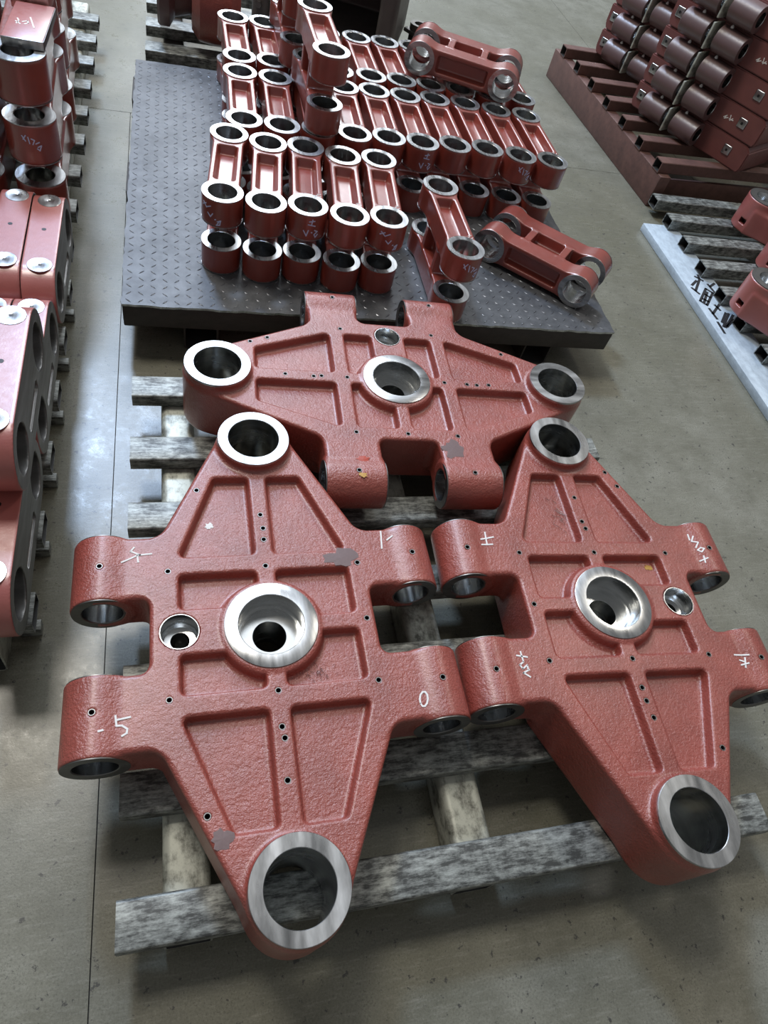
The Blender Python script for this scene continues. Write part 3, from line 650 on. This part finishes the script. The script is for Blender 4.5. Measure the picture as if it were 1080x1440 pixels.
# block: front face in local x (length) / z ; front = -y
def hinge_block_mesh():
    pts = [(0.015, 0.0), (0.70, 0.0), (0.71, 0.02), (0.71, 0.10), (0.685, 0.122), (0.0, 0.122), (0.0, 0.03)]
    dpt = 0.30; n = len(pts)
    vs = [(x, 0.0, z) for x, z in pts] + [(x, dpt, z) for x, z in pts]
    fs = [tuple(range(n)), tuple(reversed(range(n, 2 * n)))] + [((i + 1) % n, i, n + i, n + (i + 1) % n) for i in range(n)]
    me = mesh('hinge_body', vs, fs, M_MAROON, 30, smooth=False); fix_normals(me)
    bm = bmesh.new(); bm.from_mesh(me); bmesh.ops.bevel(bm, geom=bm.edges[:], offset=0.006, segments=2, affect='EDGES'); bm.to_mesh(me); bm.free(); return shade(me, 40)
me_hb = hinge_block_mesh()
me_kn = lathe('knuckle', [(0.030, 0.0), (0.0535, 0.0), (0.055, 0.0015), (0.055, 0.1385), (0.0535, 0.14), (0.032, 0.14), (0.030, 0.138)], [M_PIPE, M_BORE], 36, axis='x', midx=[0, 0, 0, 0, 0, 1, 1])
me_cp = box('clamp_plate', -0.005, 0.005, -0.092, 0.0, -0.052, 0.056, M_STRINGER, 0.002)
def rpad():
    me = box('bolt_pad', -0.022, 0.022, -0.006, 0.002, -0.022, 0.022, M_STEEL, 0.005, 3); return me
me_bp = rpad(); me_bh = lathe('bolt_hole', [(0.0005, 0), (0.0065, 0), (0.0065, .0008), (0.0005, .0008)], [M_HOLE_SHADE], 14)  # bolt hole is a flat disc with its shade painted in
me_nip = lathe('grease_nipple', [(0.0005, 0.0), (0.008, 0.0), (0.008, 0.006), (0.004, 0.012), (0.0005, 0.014)], [M_CHALK], 12)
me_hc = ribbon('chalk_mark', [[(0, 0), (.012, .012), (.006, -.004), (.022, .006)], [(.03, .02), (.036, .0), (.046, .012)], [(.03, .004), (.052, .006)]], lambda u, v, h: (u, -h, v), 0.004, M_CHALK)
def hinge_block(label, P, ang, z, chalk=False):
    t = thing('hinge_block', label, 'block', (P[0], P[1], z), ang, 'maroon hinge blocks stacked on the rusty frame')
    obj('body', me_hb, t)
    for x0 in (0.105, 0.300): obj('knuckle', me_kn, t, (x0, -0.034, 0.061))
    obj('clamp_plate', me_cp, t, (0.272, 0.0, 0.061))
    for x0 in (0.045, 0.600):
        p = obj('bolt_pad', me_bp, t, (x0, 0, 0.066)); obj('bolt_hole', me_bh, p, (0, -0.006, 0), (math.radians(90), 0, 0))
    for x0 in (0.175, 0.335): obj('grease_nipple', me_nip, t, (x0, -0.036, 0.114))
    if chalk: obj('chalk_mark', me_hc, t, (0.50, -0.0004, 0.05))
ang = math.atan2(-0.623, 0.345)
lv = ['bottom', 'second', 'third', 'fourth', 'fifth', 'sixth']
for i in range(5):
    hinge_block(lv[i] + ' maroon hinge block up in the nearer stack on the rusty frame', (2.311, 3.555), ang, 0.2025 + i * 0.125, i in (1, 3))
for i in range(4):
    hinge_block(lv[i] + ' maroon hinge block up in the farther stack on the rusty frame', (2.355, 4.205), ang, 0.2025 + i * 0.125)

# right: low pale pallet with stencilled strip
PQ = thing('slatted_pallet', 'low pale slatted pallet with a blue strip lettered in black at the right edge', 'pallet', (2.45, 2.2, 0))
obj('edge_strip', box('edge_strip', -0.34, -0.16, -1.0, 0.50, 0.0, 0.035, M_BLUE, 0.003), PQ)
obj('edge_strip', box('edge_strip', 0.85, 1.0, -1.0, 0.66, 0.0, 0.035, M_BLUE, 0.003), PQ)
me = rect_tube('slat', 0.068, 0.050, 1.35, 0.004, 0.003, [M_SLAT, M_DARKEND], seg=1)
for yv in (2.857, 2.69, 2.51, 2.328, 2.138, 1.96, 1.772, 1.59): slat_at(PQ, me, 2.222 + 0.675 - 2.45, yv - 2.2, 0.035)
ST = [[(2.217, 2.313), (2.211, 2.287)], [(2.146, 2.235), (2.186, 2.269)], [(2.195, 2.3), (2.222, 2.273)], [(2.205, 2.276), (2.144, 2.195)], [(2.135, 2.214), (2.153, 2.176)], [(2.236, 2.249), (2.244, 2.185)], [(2.275, 2.258), (2.24, 2.234)], [(2.208, 2.216), (2.23, 2.189), (2.153, 2.1), (2.132, 2.126), (2.208, 2.216)], [(2.182, 2.174), (2.198, 2.156)], [(2.154, 2.142), (2.174, 2.125)], [(2.202, 2.191), (2.148, 2.118)], [(2.222, 2.11), (2.152, 2.043)], [(2.152, 2.076), (2.156, 2.011)], [(2.196, 2.103), (2.204, 2.071)], [(2.224, 2.054), (2.17, 1.99)], [(2.237, 2.05), (2.162, 1.962)], [(2.255, 2.042), (2.171, 1.958)], [(2.242, 2.013), (2.181, 1.963)], [(2.148, 1.988), (2.145, 1.921)]]
obj('stencil_lettering', ribbon('stencil_lettering', ST, lambda u, v, h: (u - 2.45, v - 2.2, 0.035 + h), 0.012, M_BLACKINK), PQ)
def eye_arm_mesh():
    h = 0.0035; x, y, z, org = grid(-0.10, 0.45, -0.10, 0.10, -0.007, 0.157, h)
    eye = np.sqrt(x ** 2 + y ** 2) - 0.088
    bar = poly2(np.broadcast_to(x, (x.shape[0], y.shape[1], 1))[:, :, 0], np.broadcast_to(y, (x.shape[0], y.shape[1], 1))[:, :, 0], [(0, -.088), (.40, -.06), (.44, 0), (.40, .06), (0, .088)])[:, :, None]
    body = np.minimum(ext(eye, np.abs(z - .075) - .075, 0.006), ext(bar, np.abs(z - .055) - .055, 0.008))
    body = smin(ext(eye, np.abs(z - .075) - .075, 0.006), ext(bar, np.abs(z - .055) - .055, 0.008), 0.02)
    body = np.maximum(body, -(np.sqrt(x ** 2 + y ** 2) - 0.055) - 0 * z)
    sl = np.maximum(np.maximum(np.abs(x + 0.03) - 0.016, np.abs(z - 0.045) - 0.012), y + 0.04); body = np.maximum(np.maximum(body, -sl), -z)
    V, F = surface_nets(np.broadcast_to(body, (x.shape[0], y.shape[1], z.shape[2])).astype(np.float32).copy(), org, h); return np_mesh('arm_body', V, F, M_PINK)
me_ea = eye_arm_mesh()
me_er = lathe('eye_ring', [(0.052, 0.001), (0.0552, 0.001), (0.0552, 0.148), (0.0845, 0.148), (0.0845, 0.1525), (0.053, 0.1525), (0.052, 0.151)], [M_DULL, M_BORE], 48, midx=[0, 0, 0, 0, 0, 0, 1])
for lab, x, y, a in (('pink eye arm nearest the camera on the slatted pallet', 2.275, 2.005, -62), ('pink eye arm at the far end of the slatted pallet', 2.65, 2.66, -50), ('pink eye arm between the other two on the slatted pallet', 2.60, 2.33, -40)):
    t = thing('eye_arm', lab, 'casting', (x, y, 0.087), math.radians(a), 'pink eye arms on the slatted pallet'); obj('body', me_ea, t); obj('eye_ring', me_er, t)

# ------------------------------------------------------------------ behind the table
PB = thing('steel_pallet', 'grey steel pallet behind the table carrying dark and red housings', 'pallet', (0.5, 4.0, 0))
me = rect_tube('slat', 0.10, 0.045, 1.24, 0.004, 0.004, [M_SLAT, M_DARKEND])
for y in (3.535, 3.79, 4.05, 4.31): slat_at(PB, me, 0.0, y - 4.0, 0.10)
me = rect_tube('stringer', 0.09, 0.10, 1.1, 0.004, 0.012, [M_SKIRT, M_DARKEND], axis='y')
for x in (0.0, 0.5, 1.0): slat_at(PB, me, x - 0.5, -0.02, 0, name='stringer')
BELL = thing('flanged_drum', 'red cast drum with dark bolted flange on the rear pallet', 'casting', (0.10, 3.66, 0.146))
obj('drum', lathe('drum', [(0.0, 0.0), (0.15, 0.0), (0.19, 0.03), (0.20, 0.10), (0.20, 0.16), (0.17, 0.20), (0.0, 0.20)], [M_RED], 48, closed=False, axis='x'), BELL, (-0.02, 0.0, 0.2005))
obj('flange', lathe('flange', [(0.05, 0.0), (0.15, 0.0), (0.16, 0.01), (0.16, 0.05), (0.12, 0.075), (0.10, 0.15), (0.05, 0.15)], [M_PIPE], 48, axis='x'), BELL, (-0.165, 0.06, 0.185))
obj('flange_plug', lathe('flange_plug', [(0.0, 0.0), (0.05, 0.0), (0.05, 0.02), (0.0, 0.02)], [M_GREYC], 32, closed=False, axis='x'), BELL, (-0.17, 0.06, 0.185))
HS = thing('gear_housing', 'large dark grey cast housing with open arch on the rear pallet', 'casting', (0.79, 4.09, 0.146), math.radians(-20))
def housing_mesh():
    h = 0.007; x, y, z, org = grid(-0.38, 0.38, -0.33, 0.33, -0.014, 0.56, h)
    body = ext(rbox2(x, y, 0.35, 0.30, 0.03) + 0 * z, np.abs(z - .27) - .27, 0.012)
    arch = np.maximum(np.sqrt(x ** 2 + (np.maximum(z - 0.22, 0)) ** 2) - 0.26, y - 0.22)
    arch = np.maximum(arch, 0.05 - z)
    body = np.maximum(smax(body, -arch, 0.02), -z)
    V, F = surface_nets(np.broadcast_to(body, (x.shape[0], y.shape[1], z.shape[2])).astype(np.float32).copy(), org, h); return np_mesh('housing', V, F, M_BLACKC)
obj('housing', housing_mesh(), HS)
me = lathe('bolt', [(0.0, 0), (0.016, 0), (0.016, .012), (0.0, .012)], [M_GREYC], 6, closed=False)
for x, z in ((-0.31, .1), (0.31, .1), (-.31, .42), (.31, .42)): obj('bolt', me, HS, (x, -0.2995, z), (math.radians(90), 0, 0))
GP = thing('drilled_plate', 'thin grey drilled plate beside the dark housing behind the links', 'plate', (1.315, 4.02, 0.0), math.radians(-55))
obj('body', box('plate_body', -0.16, 0.13, -0.055, 0.055, 0.17, 0.19, M_GREYC, 0.006), GP)
me = lathe('plate_ring', [(0.028, 0.0), (0.05, 0.0), (0.05, 0.03), (0.028, 0.03)], [M_GREYC], 32)
for x in (-0.10, 0.03): obj('plate_ring', me, GP, (x, 0, 0.19))
obj('support', box('support', -0.13, 0.11, -0.04, 0.04, 0.0, 0.17, M_SKIRT, 0.004), GP)
